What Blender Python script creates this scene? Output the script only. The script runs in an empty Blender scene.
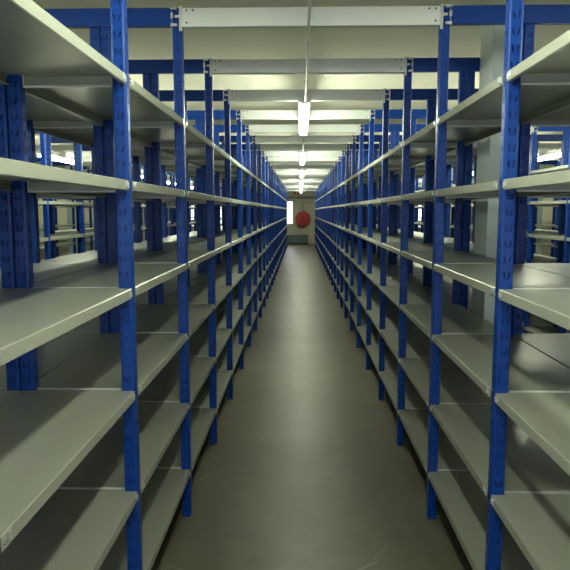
import bpy, bmesh, math, random
from mathutils import Matrix, Vector
random.seed(4)
sc = bpy.context.scene
C = bpy.context.collection

# ------------------------------------------------------------------ materials
def nodes(name):
    m = bpy.data.materials.new(name); m.use_nodes = True
    nt = m.node_tree
    return m, nt, nt.nodes['Principled BSDF']

def paint(name, col, rough=.45, metal=0.0, var=.10, scale=9.0, bump=0.0, rvar=.08, spec=.5, stretch=(1, 1, 1)):
    """paint or sheet metal with slight mottling and uneven gloss"""
    m, nt, b = nodes(name)
    tc = nt.nodes.new('ShaderNodeTexCoord')
    mp = nt.nodes.new('ShaderNodeMapping'); mp.inputs['Scale'].default_value = stretch
    nz = nt.nodes.new('ShaderNodeTexNoise'); nz.inputs['Scale'].default_value = scale; nz.inputs['Detail'].default_value = 5
    nt.links.new(tc.outputs['Object'], mp.inputs['Vector']); nt.links.new(mp.outputs['Vector'], nz.inputs['Vector'])
    mx = nt.nodes.new('ShaderNodeMix'); mx.data_type = 'RGBA'
    mx.inputs['A'].default_value = tuple(c * (1 - var) for c in col) + (1,)
    mx.inputs['B'].default_value = tuple(min(1, c * (1 + var)) for c in col) + (1,)
    nt.links.new(nz.outputs['Fac'], mx.inputs['Factor']); nt.links.new(mx.outputs['Result'], b.inputs['Base Color'])
    mr = nt.nodes.new('ShaderNodeMapRange')
    mr.inputs['To Min'].default_value = max(.02, rough - rvar); mr.inputs['To Max'].default_value = rough + rvar
    nt.links.new(nz.outputs['Fac'], mr.inputs['Value']); nt.links.new(mr.outputs['Result'], b.inputs['Roughness'])
    b.inputs['Metallic'].default_value = metal
    b.inputs['Specular IOR Level'].default_value = spec
    if bump:
        bp = nt.nodes.new('ShaderNodeBump'); bp.inputs['Strength'].default_value = bump; bp.inputs['Distance'].default_value = .01
        nt.links.new(nz.outputs['Fac'], bp.inputs['Height']); nt.links.new(bp.outputs['Normal'], b.inputs['Normal'])
    return m

def glow(name, col, strength):
    m, nt, b = nodes(name)
    b.inputs['Base Color'].default_value = (.9, .9, .85, 1)
    b.inputs['Emission Color'].default_value = col + (1,)
    b.inputs['Emission Strength'].default_value = strength
    return m

BLUE = paint('blue_enamel', (.003, .040, .250), .33, 0, .05, 14, rvar=.03, spec=.25)
EDGE = paint('grey_shelf_steel_edge', (.31, .33, .285), .75, 0, .015, 5, rvar=.05, spec=.04, stretch=(3, .6, 3))
BAR = paint('galvanised_support', (.58, .62, .62), .42, .15, .05, 12)
STEEL = paint('grey_shelf_steel', (.315, .335, .290), .30, .28, .03, 5, rvar=.01, spec=.45, stretch=(3, .6, 3))
CLIP = paint('bright_clip_steel', (.62, .65, .66), .30, .7, .05, 30)
TIE = paint('pale_tie_paint', (.66, .70, .70), .42, 0, .03, 6)
DARK = paint('dark_bolt_hole', (.05, .05, .06), .6, .3)
CEIL = paint('ceiling_paint', (.82, .81, .69), .85, 0, .05, 2.0, bump=.05)
WALL = paint('cream_wall_paint', (.60, .60, .44), .75, 0, .05, 1.5, bump=.05)
PILLAR = paint('grey_pillar_paint', (.62, .72, .73), .5, 0, .06, 3.0, bump=.03)
HOUSE = paint('white_lamp_housing', (.75, .77, .72), .4, 0, .02, 6)
GALV = paint('galvanised_conduit', (.50, .50, .45), .4, .4, .06, 20)
RED = paint('red_enamel', (.50, .025, .02), .35, 0, .10, 12)
HOSE = paint('dark_red_hose', (.22, .02, .02), .55, 0, .15, 30)
BRASS = paint('brass_nozzle', (.55, .40, .14), .3, .9, .05, 30)
BLACK = paint('black_rubber', (.02, .02, .02), .6)
BOXG = paint('grey_green_paint', (.14, .19, .18), .5, 0, .08, 4)
DUCT = paint('blue_grey_trunking', (.16, .21, .24), .5, 0, .05, 4)
FRAME = paint('white_window_frame', (.75, .76, .74), .4, 0, .03, 8)
SIGN = paint('red_sign_face', (.62, .10, .05), .45, 0, .04, 8)
TUBE = glow('lit_tube', (.96, 1.0, .77), 27.0)

def glass():
    m, nt, b = nodes('window_glass')
    b.inputs['Base Color'].default_value = (1, 1, 1, 1); b.inputs['Roughness'].default_value = 0.0
    b.inputs['Transmission Weight'].default_value = 1.0; b.inputs['IOR'].default_value = 1.45
    return m
GLASS = glass()

def concrete():
    m, nt, b = nodes('concrete_floor')
    N = nt.nodes.new; L = nt.links.new
    tc = N('ShaderNodeTexCoord')
    n1 = N('ShaderNodeTexNoise'); n1.inputs['Scale'].default_value = 1.1; n1.inputs['Detail'].default_value = 8; n1.inputs['Roughness'].default_value = .62
    n2 = N('ShaderNodeTexNoise'); n2.inputs['Scale'].default_value = 9; n2.inputs['Detail'].default_value = 7
    n3 = N('ShaderNodeTexNoise'); n3.inputs['Scale'].default_value = 70; n3.inputs['Detail'].default_value = 3
    for n in (n1, n2, n3): L(tc.outputs['Object'], n.inputs['Vector'])
    r1 = N('ShaderNodeValToRGB')
    r1.color_ramp.elements[0].position = .30; r1.color_ramp.elements[0].color = (.098, .095, .066, 1)
    r1.color_ramp.elements[1].position = .72; r1.color_ramp.elements[1].color = (.155, .148, .106, 1)
    L(n1.outputs['Fac'], r1.inputs['Fac'])
    m2 = N('ShaderNodeMix'); m2.data_type = 'RGBA'; m2.blend_type = 'MULTIPLY'; m2.inputs['Factor'].default_value = .45
    r2 = N('ShaderNodeValToRGB')
    r2.color_ramp.elements[0].position = .36; r2.color_ramp.elements[0].color = (.64, .64, .64, 1)
    r2.color_ramp.elements[1].position = .66; r2.color_ramp.elements[1].color = (1, 1, 1, 1)
    L(n2.outputs['Fac'], r2.inputs['Fac'])
    L(r1.outputs['Color'], m2.inputs['A']); L(r2.outputs['Color'], m2.inputs['B'])
    col = m2.outputs['Result']
    # curved pale scuffs left by trolley wheels: thin broken rings
    for cx, cy, rad, wid in ((-.15, 3.05, .62, .006), (.62, 3.75, .30, .005), (.05, 2.55, .55, .004), (-1.25, 4.4, .95, .005)):
        d = N('ShaderNodeVectorMath'); d.operation = 'DISTANCE'; d.inputs[1].default_value = (cx, cy, 0)
        wv = N('ShaderNodeMixRGB'); wv.blend_type = 'LINEAR_LIGHT'; wv.inputs['Fac'].default_value = .06
        L(tc.outputs['Object'], wv.inputs['Color1']); L(n2.outputs['Color'], wv.inputs['Color2'])
        L(wv.outputs['Color'], d.inputs[0])
        s = N('ShaderNodeMath'); s.operation = 'SUBTRACT'; s.inputs[1].default_value = rad; L(d.outputs['Value'], s.inputs[0])
        a = N('ShaderNodeMath'); a.operation = 'ABSOLUTE'; L(s.outputs[0], a.inputs[0])
        mr = N('ShaderNodeMapRange'); mr.inputs['From Min'].default_value = 0; mr.inputs['From Max'].default_value = wid * 1.6
        mr.inputs['To Min'].default_value = 1; mr.inputs['To Max'].default_value = 0; L(a.outputs[0], mr.inputs['Value'])
        br = N('ShaderNodeMapRange'); br.inputs['From Min'].default_value = .50; br.inputs['From Max'].default_value = .62
        br.inputs['To Max'].default_value = .42; L(n1.outputs['Fac'], br.inputs['Value'])
        mu = N('ShaderNodeMath'); mu.operation = 'MULTIPLY'; L(mr.outputs['Result'], mu.inputs[0]); L(br.outputs['Result'], mu.inputs[1])
        mm = N('ShaderNodeMix'); mm.data_type = 'RGBA'; mm.inputs['B'].default_value = (.36, .35, .30, 1)
        L(mu.outputs[0], mm.inputs['Factor']); L(col, mm.inputs['A']); col = mm.outputs['Result']
    L(col, b.inputs['Base Color'])
    rr = N('ShaderNodeMapRange'); rr.inputs['To Min'].default_value = .29; rr.inputs['To Max'].default_value = .46
    L(n2.outputs['Fac'], rr.inputs['Value']); L(rr.outputs['Result'], b.inputs['Roughness']); b.inputs['Specular IOR Level'].default_value = .32
    bp = N('ShaderNodeBump'); bp.inputs['Strength'].default_value = .12; bp.inputs['Distance'].default_value = .004
    L(n3.outputs['Fac'], bp.inputs['Height']); L(bp.outputs['Normal'], b.inputs['Normal'])
    return m
CONC = concrete()

# ------------------------------------------------------------------ mesh helpers
def box(bm, x0, x1, y0, y1, z0, z1, bevel=0.0):
    r = bmesh.ops.create_cube(bm, size=1)
    vs = r['verts']
    for v in vs:
        v.co = Vector(((x0 + x1) / 2 + v.co.x * (x1 - x0), (y0 + y1) / 2 + v.co.y * (y1 - y0), (z0 + z1) / 2 + v.co.z * (z1 - z0)))
    if bevel:
        es = list({e for v in vs for e in v.link_edges})
        bmesh.ops.bevel(bm, geom=es, offset=bevel, segments=2, affect='EDGES', profile=.5)

def tube(bm, pts, r, n=10, caps=True):
    rings = []
    for i, p in enumerate(pts):
        p = Vector(p)
        a = Vector(pts[max(i - 1, 0)]); b = Vector(pts[min(i + 1, len(pts) - 1)])
        t = (b - a).normalized()
        u = t.cross(Vector((0, 0, 1)) if abs(t.z) < .9 else Vector((1, 0, 0))).normalized(); w = t.cross(u)
        rings.append([bm.verts.new(p + r * (math.cos(2 * math.pi * k / n) * u + math.sin(2 * math.pi * k / n) * w)) for k in range(n)])
    for A, B in zip(rings, rings[1:]):
        for k in range(n): bm.faces.new((A[k], A[(k + 1) % n], B[(k + 1) % n], B[k]))
    if caps: bm.faces.new(rings[0][::-1]); bm.faces.new(rings[-1])

def mesh(name, bm, mat, smooth=False):
    bmesh.ops.recalc_face_normals(bm, faces=bm.faces)
    me = bpy.data.meshes.new(name); bm.to_mesh(me); bm.free()
    me.materials.append(mat)
    if smooth:
        for p in me.polygons: p.use_smooth = True
    return me

def link(name, data, parent=None, loc=(0, 0, 0)):
    o = bpy.data.objects.new(name, data); C.objects.link(o); o.location = loc
    if parent: o.parent = parent
    return o

def thing(name, label, cat, loc=(0, 0, 0), group=None):
    o = link(name, None, None, loc); o.empty_display_size = .1
    o['label'] = label; o['category'] = cat
    if group: o['group'] = group
    return o

def dup(root, loc, label, group=None):
    r = root.copy(); C.objects.link(r); r.location = loc; r['label'] = label
    if group: r['group'] = group
    for ch in list(root.children):
        c = ch.copy(); C.objects.link(c); c.parent = r
        for g in list(ch.children):
            d = g.copy(); C.objects.link(d); d.parent = c
    return r

def struct(name, bm, mat):
    o = link(name, mesh(name, bm, mat)); o['kind'] = 'structure'
    return o

ORD = ('nearest second third fourth fifth sixth seventh eighth ninth tenth eleventh twelfth thirteenth fourteenth fifteenth '
       'sixteenth seventeenth eighteenth nineteenth twentieth twenty-first twenty-second twenty-third twenty-fourth twenty-fifth '
       'twenty-sixth twenty-seventh twenty-eighth').split()
def place(i, n):
    """where the i-th of n stands, counted from whichever end is nearer"""
    if i == 0: return 'nearest the camera'
    if i == n - 1: return 'last before the end wall'
    return ORD[i] + ' from the camera' if i < n * .55 else ORD[n - 1 - i] + ' from the end wall'

# ------------------------------------------------------------------ dimensions (metres; x across, y down the aisle, z up)
DEPTH = .384                     # one shelf row, front edge to centre of the double rack
FIRST = 1.072                    # first frame in view
TOPH = 2.452
LEVELS = (.242, .584, .932, 1.274, 1.622, 1.952)
CEILH = 2.63
PW, PD = .046, .042              # post width and depth

# ------------------------------------------------------------------ shelving: one template bay per direction
def post_mesh():
    """perforated hollow post, centred on x, faces the camera with two columns of slanted slots, a column on each flank"""
    bm = bmesh.new()
    hx, hy, ch = PW / 2, PD / 2, .007
    pitch = .05; rows = int(TOPH / pitch)
    zs0 = TOPH - rows * pitch - .008
    def strip(o, ux, un, half, cols):
        # o: centre point of the face at z=0; ux: direction along the face; un: inward normal
        w = 2 * half / cols
        for r in range(rows):
            for c in range(cols):
                x0 = -half + c * w; x1 = x0 + w; z0 = zs0 + r * pitch; z1 = z0 + pitch
                if r == 0: z0 = 0
                if r == rows - 1: z1 = TOPH
                cx = (x0 + x1) / 2; cz = zs0 + (r + .5) * pitch
                ring = [(x0, z0), (cx, z0), (x1, z0), (x1, cz), (x1, z1), (cx, z1), (x0, z1), (x0, cz)]
                s = 1 if c == 0 else -1
                hw, hh, sl = .0032, .0085, .0022 * s * (cols > 1)
                hole = [(cx - hw + sl, cz - hh), (cx + sl, cz - hh - .003), (cx + hw + sl, cz - hh), (cx + hw, cz),
                        (cx + hw - sl, cz + hh), (cx - sl, cz + hh + .003), (cx - hw - sl, cz + hh), (cx - hw, cz)]
                P = lambda q, d=0: bm.verts.new(o + ux * q[0] + un * d + Vector((0, 0, q[1])))
                R = [P(q) for q in ring]; Hh = [P(q) for q in hole]; D = [P(q, .007) for q in hole]
                for k in range(8):
                    j = (k + 1) % 8
                    bm.faces.new((R[k], R[j], Hh[j], Hh[k])); bm.faces.new((Hh[k], Hh[j], D[j], D[k]))
                bm.faces.new(D)
    X, Y = Vector((1, 0, 0)), Vector((0, 1, 0))
    strip(Vector((0, -hy, 0)), X, Y, hx - ch, 2)
    strip(Vector((-hx, 0, 0)), Y, X, hy - ch, 1)
    strip(Vector((hx, 0, 0)), Y, -X, hy - ch, 1)
    def wall(pts):
        vs = [[bm.verts.new((x, y, z)) for z in (0, TOPH)] for x, y in pts]
        for a, b in zip(vs, vs[1:]): bm.faces.new((a[0], b[0], b[1], a[1]))
    k = .3 * ch
    wall([(-hx, -hy + ch), (-hx + k, -hy + k), (-hx + ch, -hy)])
    wall([(hx - ch, -hy), (hx - k, -hy + k), (hx, -hy + ch)])
    wall([(-hx, hy - ch), (-hx + k, hy - k), (-hx + ch, hy), (hx - ch, hy), (hx - k, hy - k), (hx, hy - ch)])
    bmesh.ops.remove_doubles(bm, verts=bm.verts, dist=1e-5)
    top = [bm.verts.new((x, y, TOPH)) for x, y in ((-hx + ch, -hy), (hx - ch, -hy), (hx, -hy + ch), (hx, hy - ch), (hx - ch, hy), (-hx + ch, hy), (-hx, hy - ch), (-hx, -hy + ch))]
    bm.faces.new(top)
    return mesh('post', bm, BLUE)

def shelf_mesh(s):
    """pressed steel shelf: deck, folded lips all round with returns, corners notched round the posts; s=+1 runs to +x"""
    bm = bmesh.new()
    t = .0016; lip = .033; ret = .014; y0, y1 = .0235, .9765; n = .052; d = DEPTH - .003
    def sheet(pts, ya, yb):                       # extrude a folded strip (points in x,z) along y
        vs = [[bm.verts.new((x * s, y, z)) for y in (ya, yb)] for x, z in pts]
        for a, b in zip(vs, vs[1:]): bm.faces.new((a[0], b[0], b[1], a[1]))
    c = .0025
    prof = [(ret, -lip), (c, -lip), (0, -lip + c), (0, -c), (c, 0), (n, 0), (d - n, 0), (d - c, 0), (d, -c), (d, -lip + c), (d - c, -lip), (d - ret, -lip)]
    sheet(prof, y0, y1)
    for ya, yb, sg in ((y0, .007, 1), (y1, .993, -1)):
        vs = [[bm.verts.new((x * s, y, z)) for x in (n, d - n)] for y, z in
              ((ya, 0), (yb + sg * .006, 0), (yb, -.0045), (yb, -lip), (yb + sg * .012, -lip))]
        for a, b in zip(vs, vs[1:]): bm.faces.new((a[0], b[0], b[1], a[1]))
    bmesh.ops.remove_doubles(bm, verts=bm.verts, dist=1e-5)
    bmesh.ops.recalc_face_normals(bm, faces=bm.faces)
    me = bpy.data.meshes.new('shelf'); bm.to_mesh(me); bm.free()
    o = bpy.data.objects.new('tmp', me); C.objects.link(o)
    m = o.modifiers.new('s', 'SOLIDIFY'); m.thickness = t; m.offset = -1
    dg = bpy.context.evaluated_depsgraph_get()
    out = bpy.data.meshes.new_from_object(o.evaluated_get(dg)); out.name = 'shelf'
    bpy.data.objects.remove(o)
    out.materials.clear(); out.materials.append(STEEL); out.materials.append(EDGE)
    for p in out.polygons:
        if abs(p.normal.x) > .8: p.material_index = 1
    return out

def clip_mesh(s, end):
    """two bright hooks where the front lip meets the post"""
    bm = bmesh.new()
    y = .034 if end == 0 else .966
    for k in (0, 1):
        yy = y + (k * .02 if end == 0 else -k * .02)
        xs = sorted((-.0035 * s, .0005 * s))
        box(bm, xs[0], xs[1], yy - .005, yy + .005, -.026 + .004 * k, -.008 + .004 * k, .0015)
    return mesh('shelf_clip', bm, CLIP)

def brace_mesh(s, z0, z1):
    """blue channel across the frame, on the camera side of the posts"""
    bm = bmesh.new()
    y = -PD / 2
    xa, xb = sorted((s * .048, s * DEPTH))
    box(bm, xa, xb, y - .010, y - .0005, z0, z1, .0015)
    box(bm, xa, xb, y - .0005, y + .020, z1 - .003, z1)
    box(bm, xa, xb, y - .0005, y + .020, z0, z0 + .003)
    return mesh('brace', bm, BLUE)

def support_mesh(s):
    """galvanised bar between front and rear post that carries the shelf ends"""
    bm = bmesh.new(); xa, xb = sorted((s * .0475, s * (DEPTH - .049)))
    box(bm, xa, xb, -.0055, .0055, -.038, .0012, .001)
    return mesh('support_bar', bm, BAR)

def foot_mesh():
    bm = bmesh.new(); box(bm, -.0225, .0225, -.034, .034, 0, .004, .001)
    return mesh('foot_plate', bm, BLUE)

POST = post_mesh(); FOOT = foot_mesh()
SHELF = {s: shelf_mesh(s) for s in (-1, 1)}
CLIPS = {(s, e): clip_mesh(s, e) for s in (-1, 1) for e in (0, 1)}
SUPP = {s: support_mesh(s) for s in (-1, 1)}
TOPB = {s: brace_mesh(s, 2.369, 2.450) for s in (-1, 1)}
LOWB = {s: brace_mesh(s, .145, .200) for s in (-1, 1)}

def bay_template(s, detail, last, near):
    root = thing('shelving_bay', 'tmp', 'shelves')
    for yy in ((0, 1) if last else (0,)):
        for xx in (PW / 2, DEPTH - .0015 - PW / 2):
            p = link('post', POST, root, (s * xx, yy, 0))
            if detail: link('foot_plate', FOOT, p)
        link('brace', TOPB[s], root, (0, yy, 0)); link('brace', LOWB[s], root, (0, yy, 0))
    for h in LEVELS:
        sh = link('shelf', SHELF[s], root, (0, 0, h))
        if near:
            for yy in ((0, 1) if last else (0,)): link('support_bar', SUPP[s], root, (0, yy, h))
        if detail:
            for e in (0, 1): link('shelf_clip', CLIPS[s, e], sh)
    return root

TEMPL = {}
def bay(s, detail, last, near, loc, label, group):
    k = (s, detail, last, near)
    if k not in TEMPL:
        o = bay_template(*k); TEMPL[k] = o
        o.location = loc; o['label'] = label; o['group'] = group
        return o
    return dup(TEMPL[k], loc, label, group)

ROWS = [  # front x, direction of depth, first frame, bays, label text, group, bays left out
    (-.5466, -1, 0, 26, 'blue-post shelving bay fronting the left of the aisle, {}', 'bays along the left of the aisle', ()),
    (.6374, 1, 0, 27, 'blue-post shelving bay fronting the right of the aisle, {}', 'bays along the right of the aisle', ()),
    (-.5466 - 2 * DEPTH, 1, 0, 26, 'shelving bay backing onto the left aisle bays, {}', 'bays behind the left aisle bays', ()),
    (.6374 + 2 * DEPTH, -1, 1, 26, 'shelving bay backing onto the right aisle bays, {}', 'bays behind the right aisle bays', (1,)),
    (-2.40, -1, 4, 22, 'bay facing us in second rack left of aisle, {}', 'bays in the second rack to the left', ()),
    (2.49, 1, 4, 22, 'bay facing us in second rack right of aisle, {}', 'bays in the second rack to the right', ()),
    (-2.40 - 2 * DEPTH, 1, 4, 22, 'rear bay in second rack left of aisle, {}', 'rear bays in the second rack to the left', ()),
    (2.49 + 2 * DEPTH, -1, 4, 22, 'rear bay in second rack right of aisle, {}', 'rear bays in the second rack to the right', ()),
    (-4.27, -1, 8, 18, 'bay facing us in third rack left of aisle, {}', 'bays in the third rack to the left', (3,)),
    (4.36, 1, 8, 18, 'bay facing us in third rack right of aisle, {}', 'bays in the third rack to the right', (3,)),
]
for fx, s, f0, n, text, group, skip in ROWS:
    idx = [i for i in range(n) if i not in skip]
    for q, i in enumerate(idx):
        y = FIRST + f0 + i
        bay(s, y < 6 and abs(fx) < 1, i == n - 1 or (i + 1) in skip, abs(fx) < 1.5, (fx, y, 0), text.format(place(q, len(idx))), group)

# ------------------------------------------------------------------ pale tie channels across the aisles, post top to post top
def tie_template(x0, x1):
    root = thing('aisle_tie', 'tmp', 'tie bar')
    w = x1 - x0; y = -PD / 2
    bm = bmesh.new()
    box(bm, .002, w - .002, y - .004, y - .001, 2.367, 2.450, .0008)
    box(bm, .002, w - .002, y - .001, y + .036, 2.447, 2.450)
    box(bm, .002, w - .002, y - .001, y + .036, 2.367, 2.370)
    link('channel', mesh('channel', bm, TIE), root)
    for sx, ox in ((1, 0), (-1, w)):
        bm = bmesh.new()
        def bx(a, b, ya, yb, za, zb):
            a, b = sorted((ox + sx * a, ox + sx * b)); box(bm, a, b, ya, yb, za, zb, .0006)
        # hooked connector wrapped over the post face, open slots show the blue behind
        bx(-.050, -.038, y - .016, y - .0115, 2.365, 2.381); bx(-.050, -.038, y - .016, y - .0115, 2.401, 2.427); bx(-.050, -.038, y - .016, y - .0115, 2.441, 2.450)
        bx(-.038, -.022, y - .016, y - .001, 2.369, 2.379); bx(-.038, -.022, y - .016, y - .001, 2.441, 2.451); 
        bx(-.032, -.010, y - .008, y - .001, 2.407, 2.419)
        bx(-.012, .002, y - .008, y - .001, 2.348, 2.459)
        br = link('end_bracket', mesh('end_bracket', bm, CLIP), root)
        for px, pz in ((.022, 2.385), (.022, 2.439), (.052, 2.439)):
            b2 = bmesh.new()
            bmesh.ops.create_cone(b2, cap_ends=True, segments=10, radius1=.0045, radius2=.0045, depth=.003,
                                  matrix=Matrix.Translation((ox + sx * px, y - .0052, pz)) @ Matrix.Rotation(math.pi / 2, 4, 'X'))
            link('bolt', mesh('bolt', b2, DARK), br)
    return root
AISLES = [(-.5466, .6374, 1, 26, 'white tie channel bridging the main aisle overhead, {}', 'tie channels over the main aisle'),
          (-2.40, -.5466 - 2 * DEPTH, 4, 22, 'white tie channel over the first side aisle on the left, {}', 'tie channels over the first left side aisle'),
          (.6374 + 2 * DEPTH, 2.49, 4, 22, 'white tie channel over the first side aisle on the right, {}', 'tie channels over the first right side aisle'),
          (-4.27, -2.40 - 2 * DEPTH, 8, 18, 'white tie channel over the second side aisle on the left, {}', 'tie channels over the second left side aisle'),
          (2.49 + 2 * DEPTH, 4.36, 8, 18, 'white tie channel over the second side aisle on the right, {}', 'tie channels over the second right side aisle')]
for x0, x1, f0, n, text, group in AISLES:
    t0 = None
    for i in range(n):
        loc = (x0, FIRST + f0 + i, 0); lab = text.format(place(i, n))
        if f0 == 1:                                   # the first two hang above the top of the picture
            lab = ('white tie channel overhead closest to the camera', 'white tie channel overhead, the next one above the nearest bays')[i] if i < 2 else text.format(place(i - 2, n - 2))
        if t0 is None:
            t0 = tie_template(x0, x1); t0.location = loc; t0['label'] = lab; t0['group'] = group
        else: dup(t0, loc, lab, group)

# ------------------------------------------------------------------ strip lights under the tie channels, with conduit between them
def light_template():
    root = thing('strip_light', 'tmp', 'light')
    L = 1.70
    bm = bmesh.new(); box(bm, -.044, .044, 0, L, -.022, -.002, .003); link('housing', mesh('housing', bm, HOUSE), root)
    bm = bmesh.new(); box(bm, -.037, .037, .004, L - .004, -.072, -.0225, .016); link('diffuser', mesh('diffuser', bm, TUBE), root)
    for y in (-.006, L):
        bm = bmesh.new(); box(bm, -.026, .026, y, y + .006, -.030, -.003, .002); link('end_cap', mesh('end_cap', bm, HOUSE), root)
    for y in (.09, L - .115):                                     # clips hooked to the tie channel overhead
        bm = bmesh.new(); box(bm, -.030, .030, y, y + .022, -.004, .0015, .001); link('mounting_clip', mesh('mounting_clip', bm, GALV), root)
    return root
LZ = 2.3655
lt = None
LA = [(.030, range(-1, 7), 'lit strip light over the main aisle', 'strip lights over the main aisle'),
      (-1.86, range(0, 6), 'lit strip light over the first side aisle on the left', 'strip lights over the first left side aisle'),
      (1.95, range(0, 6), 'lit strip light over the first side aisle on the right', 'strip lights over the first right side aisle'),
      (-3.72, range(1, 6), 'lit strip light over the second side aisle on the left', 'strip lights over the second left side aisle'),
      (3.72, range(1, 6), 'lit strip light over the second side aisle on the right', 'strip lights over the second right side aisle')]
NEAR = .42                                       # the light overhead starts here
for x, ks, text, group in LA:
    ks = list(ks)
    for k in ks:
        y = NEAR if k == 0 else .80 + 4.2 * k
        if k == -1: lab = text + ', behind the camera'
        elif k == 0: lab = text + ', above the camera'
        else: lab = text + ', ' + place(k - 1, 6 if x == .030 else 5)
        if lt is None: lt = light_template(); lt.location = (x, y, LZ); lt['label'] = lab; lt['group'] = group
        else: dup(lt, (x, y, LZ), lab, group)
for k in range(0, 6):
    bm = bmesh.new(); y0, y1 = (.80 if k else NEAR) + 4.2 * k + 1.71, .80 + 4.2 * (k + 1) - .007
    tube(bm, [(.036, y0, LZ - .014), (.036, y1, LZ - .014)], .0065, 10)
    o = link('conduit', mesh('conduit', bm, GALV, True))
    for q in range(3):
        b2 = bmesh.new(); yq = y0 + .25 + q * .95
        box(b2, .024, .048, yq, yq + .02, LZ - .0075, LZ + .0015, .001); link('mounting_clip', mesh('mounting_clip', b2, GALV), o)
    o['label'] = 'thin grey conduit running between strip lights, ' + place(k, 6); o['category'] = 'pipe'; o['group'] = 'conduit between the lights'

# ------------------------------------------------------------------ the hall
XL, XR, YB, YE = -6.6, 6.7, -5.0, 29.6
bm = bmesh.new(); box(bm, XL - .2, XR + .2, YB - .2, YE + .2, -.15, 0); struct('floor', bm, CONC)
bm = bmesh.new(); box(bm, XL - .2, XR + .2, YB - .2, YE + .2, CEILH, CEILH + .2); struct('ceiling', bm, CEIL)
bm = bmesh.new(); box(bm, XL - .2, XL, YB, YE, 0, CEILH); struct('wall_left', bm, WALL)
bm = bmesh.new(); box(bm, XR, XR + .2, YB, YE, 0, CEILH); struct('wall_right', bm, WALL)
def glazed_wall(name, wins, y, W0, W1, n0):
    bm = bmesh.new()
    edges = [XL - .2] + [e for w in wins for e in w] + [XR + .2]
    for i in range(0, len(edges), 2): box(bm, edges[i], edges[i + 1], y, y + .2, 0, CEILH)
    for a, b in wins: box(bm, a, b, y, y + .2, 0, W0); box(bm, a, b, y, y + .2, W1, CEILH)
    struct(name, bm, WALL)
    for i, (a, b) in enumerate(wins):
        bm = bmesh.new(); fw = .035
        box(bm, a, b, y + .05, y + .10, W0, W0 + fw); box(bm, a, b, y + .05, y + .10, W1 - fw, W1)
        box(bm, a, a + fw, y + .05, y + .10, W0 + fw, W1 - fw); box(bm, b - fw, b, y + .05, y + .10, W0 + fw, W1 - fw)
        mid = (a + b) / 2; box(bm, mid - .02, mid + .02, y + .05, y + .10, W0 + fw, W1 - fw)
        w = struct('window_%d' % (n0 + i), bm, FRAME)
        bm = bmesh.new(); box(bm, a + fw, b - fw, y + .07, y + .076, W0 + fw, W1 - fw); link('pane', mesh('pane', bm, GLASS), w)
glazed_wall('wall_back', [(-5.6, -4.4), (-3.9, -2.7), (-1.75, -.325), (4.4, 5.6)], YE, .92, 1.97, 1)
glazed_wall('wall_front', [(-3.2, -1.2), (-1.0, 1.0), (1.2, 3.2)], YB - .2, .8, 2.35, 5)      # daylight from behind the camera
def pillar(x0, x1, y0, y1):
    bm = bmesh.new(); box(bm, x0, x1, y0, y1, 0, CEILH, .004); struct('pillar', bm, PILLAR)
pillar(1.075, 1.290, 3.72, 3.985)
pillar(-4.56, -4.36, 12.45, 12.7)
pillar(4.45, 4.65, 12.45, 12.7)

# ------------------------------------------------------------------ things on the end wall
RX, RZ, RR = .127, 1.18, .33
reel = thing('fire_hose_reel', 'round red fire hose reel mounted on the cream end wall', 'hose reel', (RX, YE, RZ))
def disc(bm, r, y0, y1, n=36):
    bmesh.ops.create_cone(bm, cap_ends=True, segments=n, radius1=r, radius2=r, depth=abs(y1 - y0),
                          matrix=Matrix.Translation((0, (y0 + y1) / 2, 0)) @ Matrix.Rotation(math.pi / 2, 4, 'X'))
def ring(bm, R, r, y, n=40):
    prev = []
    pts = [(R * math.cos(2 * math.pi * k / n), y, R * math.sin(2 * math.pi * k / n)) for k in range(n + 1)]
    tube(bm, pts, r, 8, False)
for y in (-.20, -.05):
    bm = bmesh.new(); disc(bm, RR * .97, y - .004, y + .004); ring(bm, RR - .008, .010, y)
    for k in range(6):
        a = k * math.pi / 3
        tube(bm, [(.05 * math.cos(a), y - .008, .05 * math.sin(a)), (.26 * math.cos(a), y - .008, .26 * math.sin(a))], .008, 6)
    link('side_disc', mesh('side_disc', bm, RED), reel)
bm = bmesh.new()
for j in range(6): ring(bm, RR - .06, .013, -.18 + j * .022)
pts = [(.20 + .02 * math.sin(t * 3), -.21, -.12 - .30 * t) for t in [k / 12 for k in range(13)]]
loop = [(-.10 + .26 * math.cos(a), -.03, -.20 + .26 * math.sin(a)) for a in [math.pi * (1 + k / 16) for k in range(17)]]
tube(bm, loop, .012, 8)
link('hose', mesh('hose', bm, HOSE, True), reel)
bm = bmesh.new(); disc(bm, .055, -.235, -.19, 20); link('hub', mesh('hub', bm, BLACK), reel)
bm = bmesh.new(); box(bm, -.05, .05, -.045, -.0015, -.16, .34, .004); box(bm, -.02, .02, -.20, -.02, -.02, .02); link('wall_mount', mesh('wall_mount', bm, RED), reel)
bm = bmesh.new(); tube(bm, [(.16, -.03, -.20), (.16, -.03, -.10)], .016, 10); link('nozzle', mesh('nozzle', bm, BRASS), reel)

sg = link('wall_sign', None, None, (-.15, YE, 2.33)); sg['label'] = 'small red sign high on the end wall above the hose reel'; sg['category'] = 'sign'
bm = bmesh.new(); box(bm, -.15, .15, -.012, -.001, -.065, .065, .003); link('board', mesh('board', bm, SIGN), sg)
bm = bmesh.new(); box(bm, -.04, .04, -.015, -.0125, -.04, .04); link('white_panel', mesh('white_panel', bm, HOUSE), sg)

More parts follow.
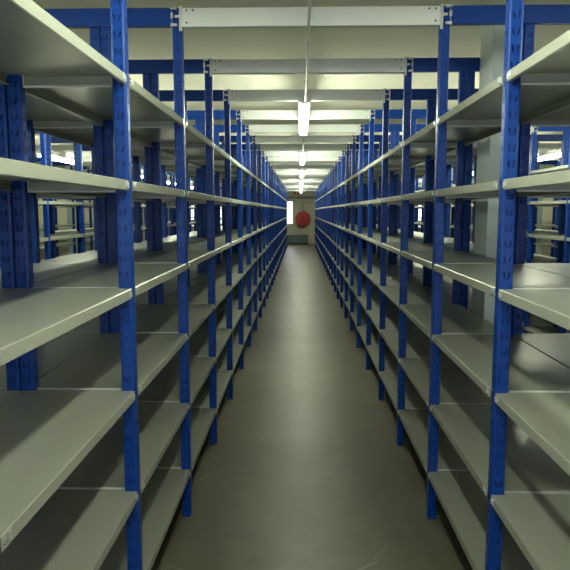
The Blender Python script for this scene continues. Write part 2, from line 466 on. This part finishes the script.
tr = link('cable_trunking', None, None, (0, YE, 2.14)); tr['label'] = 'blue-grey trunking running across the end wall above the window'; tr['category'] = 'trunking'
bm = bmesh.new(); box(bm, -2.2, 2.2, -.10, -.001, -.055, .055, .004); link('channel', mesh('channel', bm, DUCT), tr)
for x in (-1.6, -.2, 1.2):
    bm = bmesh.new(); box(bm, x - .02, x + .02, -.105, -.001, -.065, .065, .002); link('mounting_strap', mesh('mounting_strap', bm, GALV), tr)
bm = bmesh.new(); tube(bm, [(.20, YE - .018, 1.86), (1.3, YE - .018, 1.86)], .012, 8); tube(bm, [(RX, YE - .018, 1.52), (RX, YE - .018, 1.86), (.21, YE - .018, 1.86)], .012, 8)
o = link('water_pipe', mesh('water_pipe', bm, GALV, True)); o['label'] = 'thin grey pipe on the end wall leading down to the hose reel'; o['category'] = 'pipe'

ch = thing('storage_chest', 'low grey-green chest standing on the floor below the window and hose reel', 'chest', (-.35, YE - .45, 0))
bm = bmesh.new(); box(bm, -.75, .68, 0, .42, .05, .40, .006); link('body', mesh('body', bm, BOXG), ch)
bm = bmesh.new(); box(bm, -.77, .70, -.015, .43, .40, .44, .006); link('lid', mesh('lid', bm, BOXG), ch)
for x in (-.70, .63):
    for y in (.03, .36):
        bm = bmesh.new(); box(bm, x - .025, x + .025, y - .0, y + .05, 0, .05); link('foot', mesh('foot', bm, BLACK), ch)

# ------------------------------------------------------------------ daylight outside the windows
w = bpy.data.worlds.new('World'); sc.world = w; w.use_nodes = True
bg = w.node_tree.nodes['Background']
bg.inputs['Color'].default_value = (.86, .90, 1.0, 1); bg.inputs['Strength'].default_value = 3.5

# ------------------------------------------------------------------ camera
cam = bpy.data.cameras.new('camera'); co = bpy.data.objects.new('camera', cam); C.objects.link(co)
p, yw, r = .1154, .0238, -.0009
cx, sx, cy, sy, cr, sr = math.cos(p), math.sin(p), math.cos(yw), math.sin(yw), math.cos(r), math.sin(r)
Rx = Matrix(((1, 0, 0), (0, cx, -sx), (0, sx, cx))); Ry = Matrix(((cy, 0, sy), (0, 1, 0), (-sy, 0, cy))); Rz = Matrix(((cr, -sr, 0), (sr, cr, 0), (0, 0, 1)))
R = Rz @ Rx @ Ry                                   # rows: right, down, forward in (x, down, depth)
tow = lambda v: Vector((v[0], v[2], -v[1]))
right, down, fwd = tow(R[0]), tow(R[1]), tow(R[2])
M = Matrix((right, -down, -fwd)).transposed().to_4x4(); M.translation = Vector((0, 0, 1.5238))
co.matrix_world = M
cam.sensor_width = 36; cam.lens = 36 * 638.69 / 570; cam.clip_start = .02; cam.clip_end = 200
sc.camera = co

sc.view_settings.view_transform = 'Standard'; sc.view_settings.look = 'None'; sc.view_settings.gamma = 1
sc.view_settings.use_curve_mapping = False
sc.view_settings.exposure = 0.88
sc.cycles.max_bounces = 8; sc.cycles.diffuse_bounces = 5; sc.cycles.glossy_bounces = 4
sc.cycles.use_denoising = True
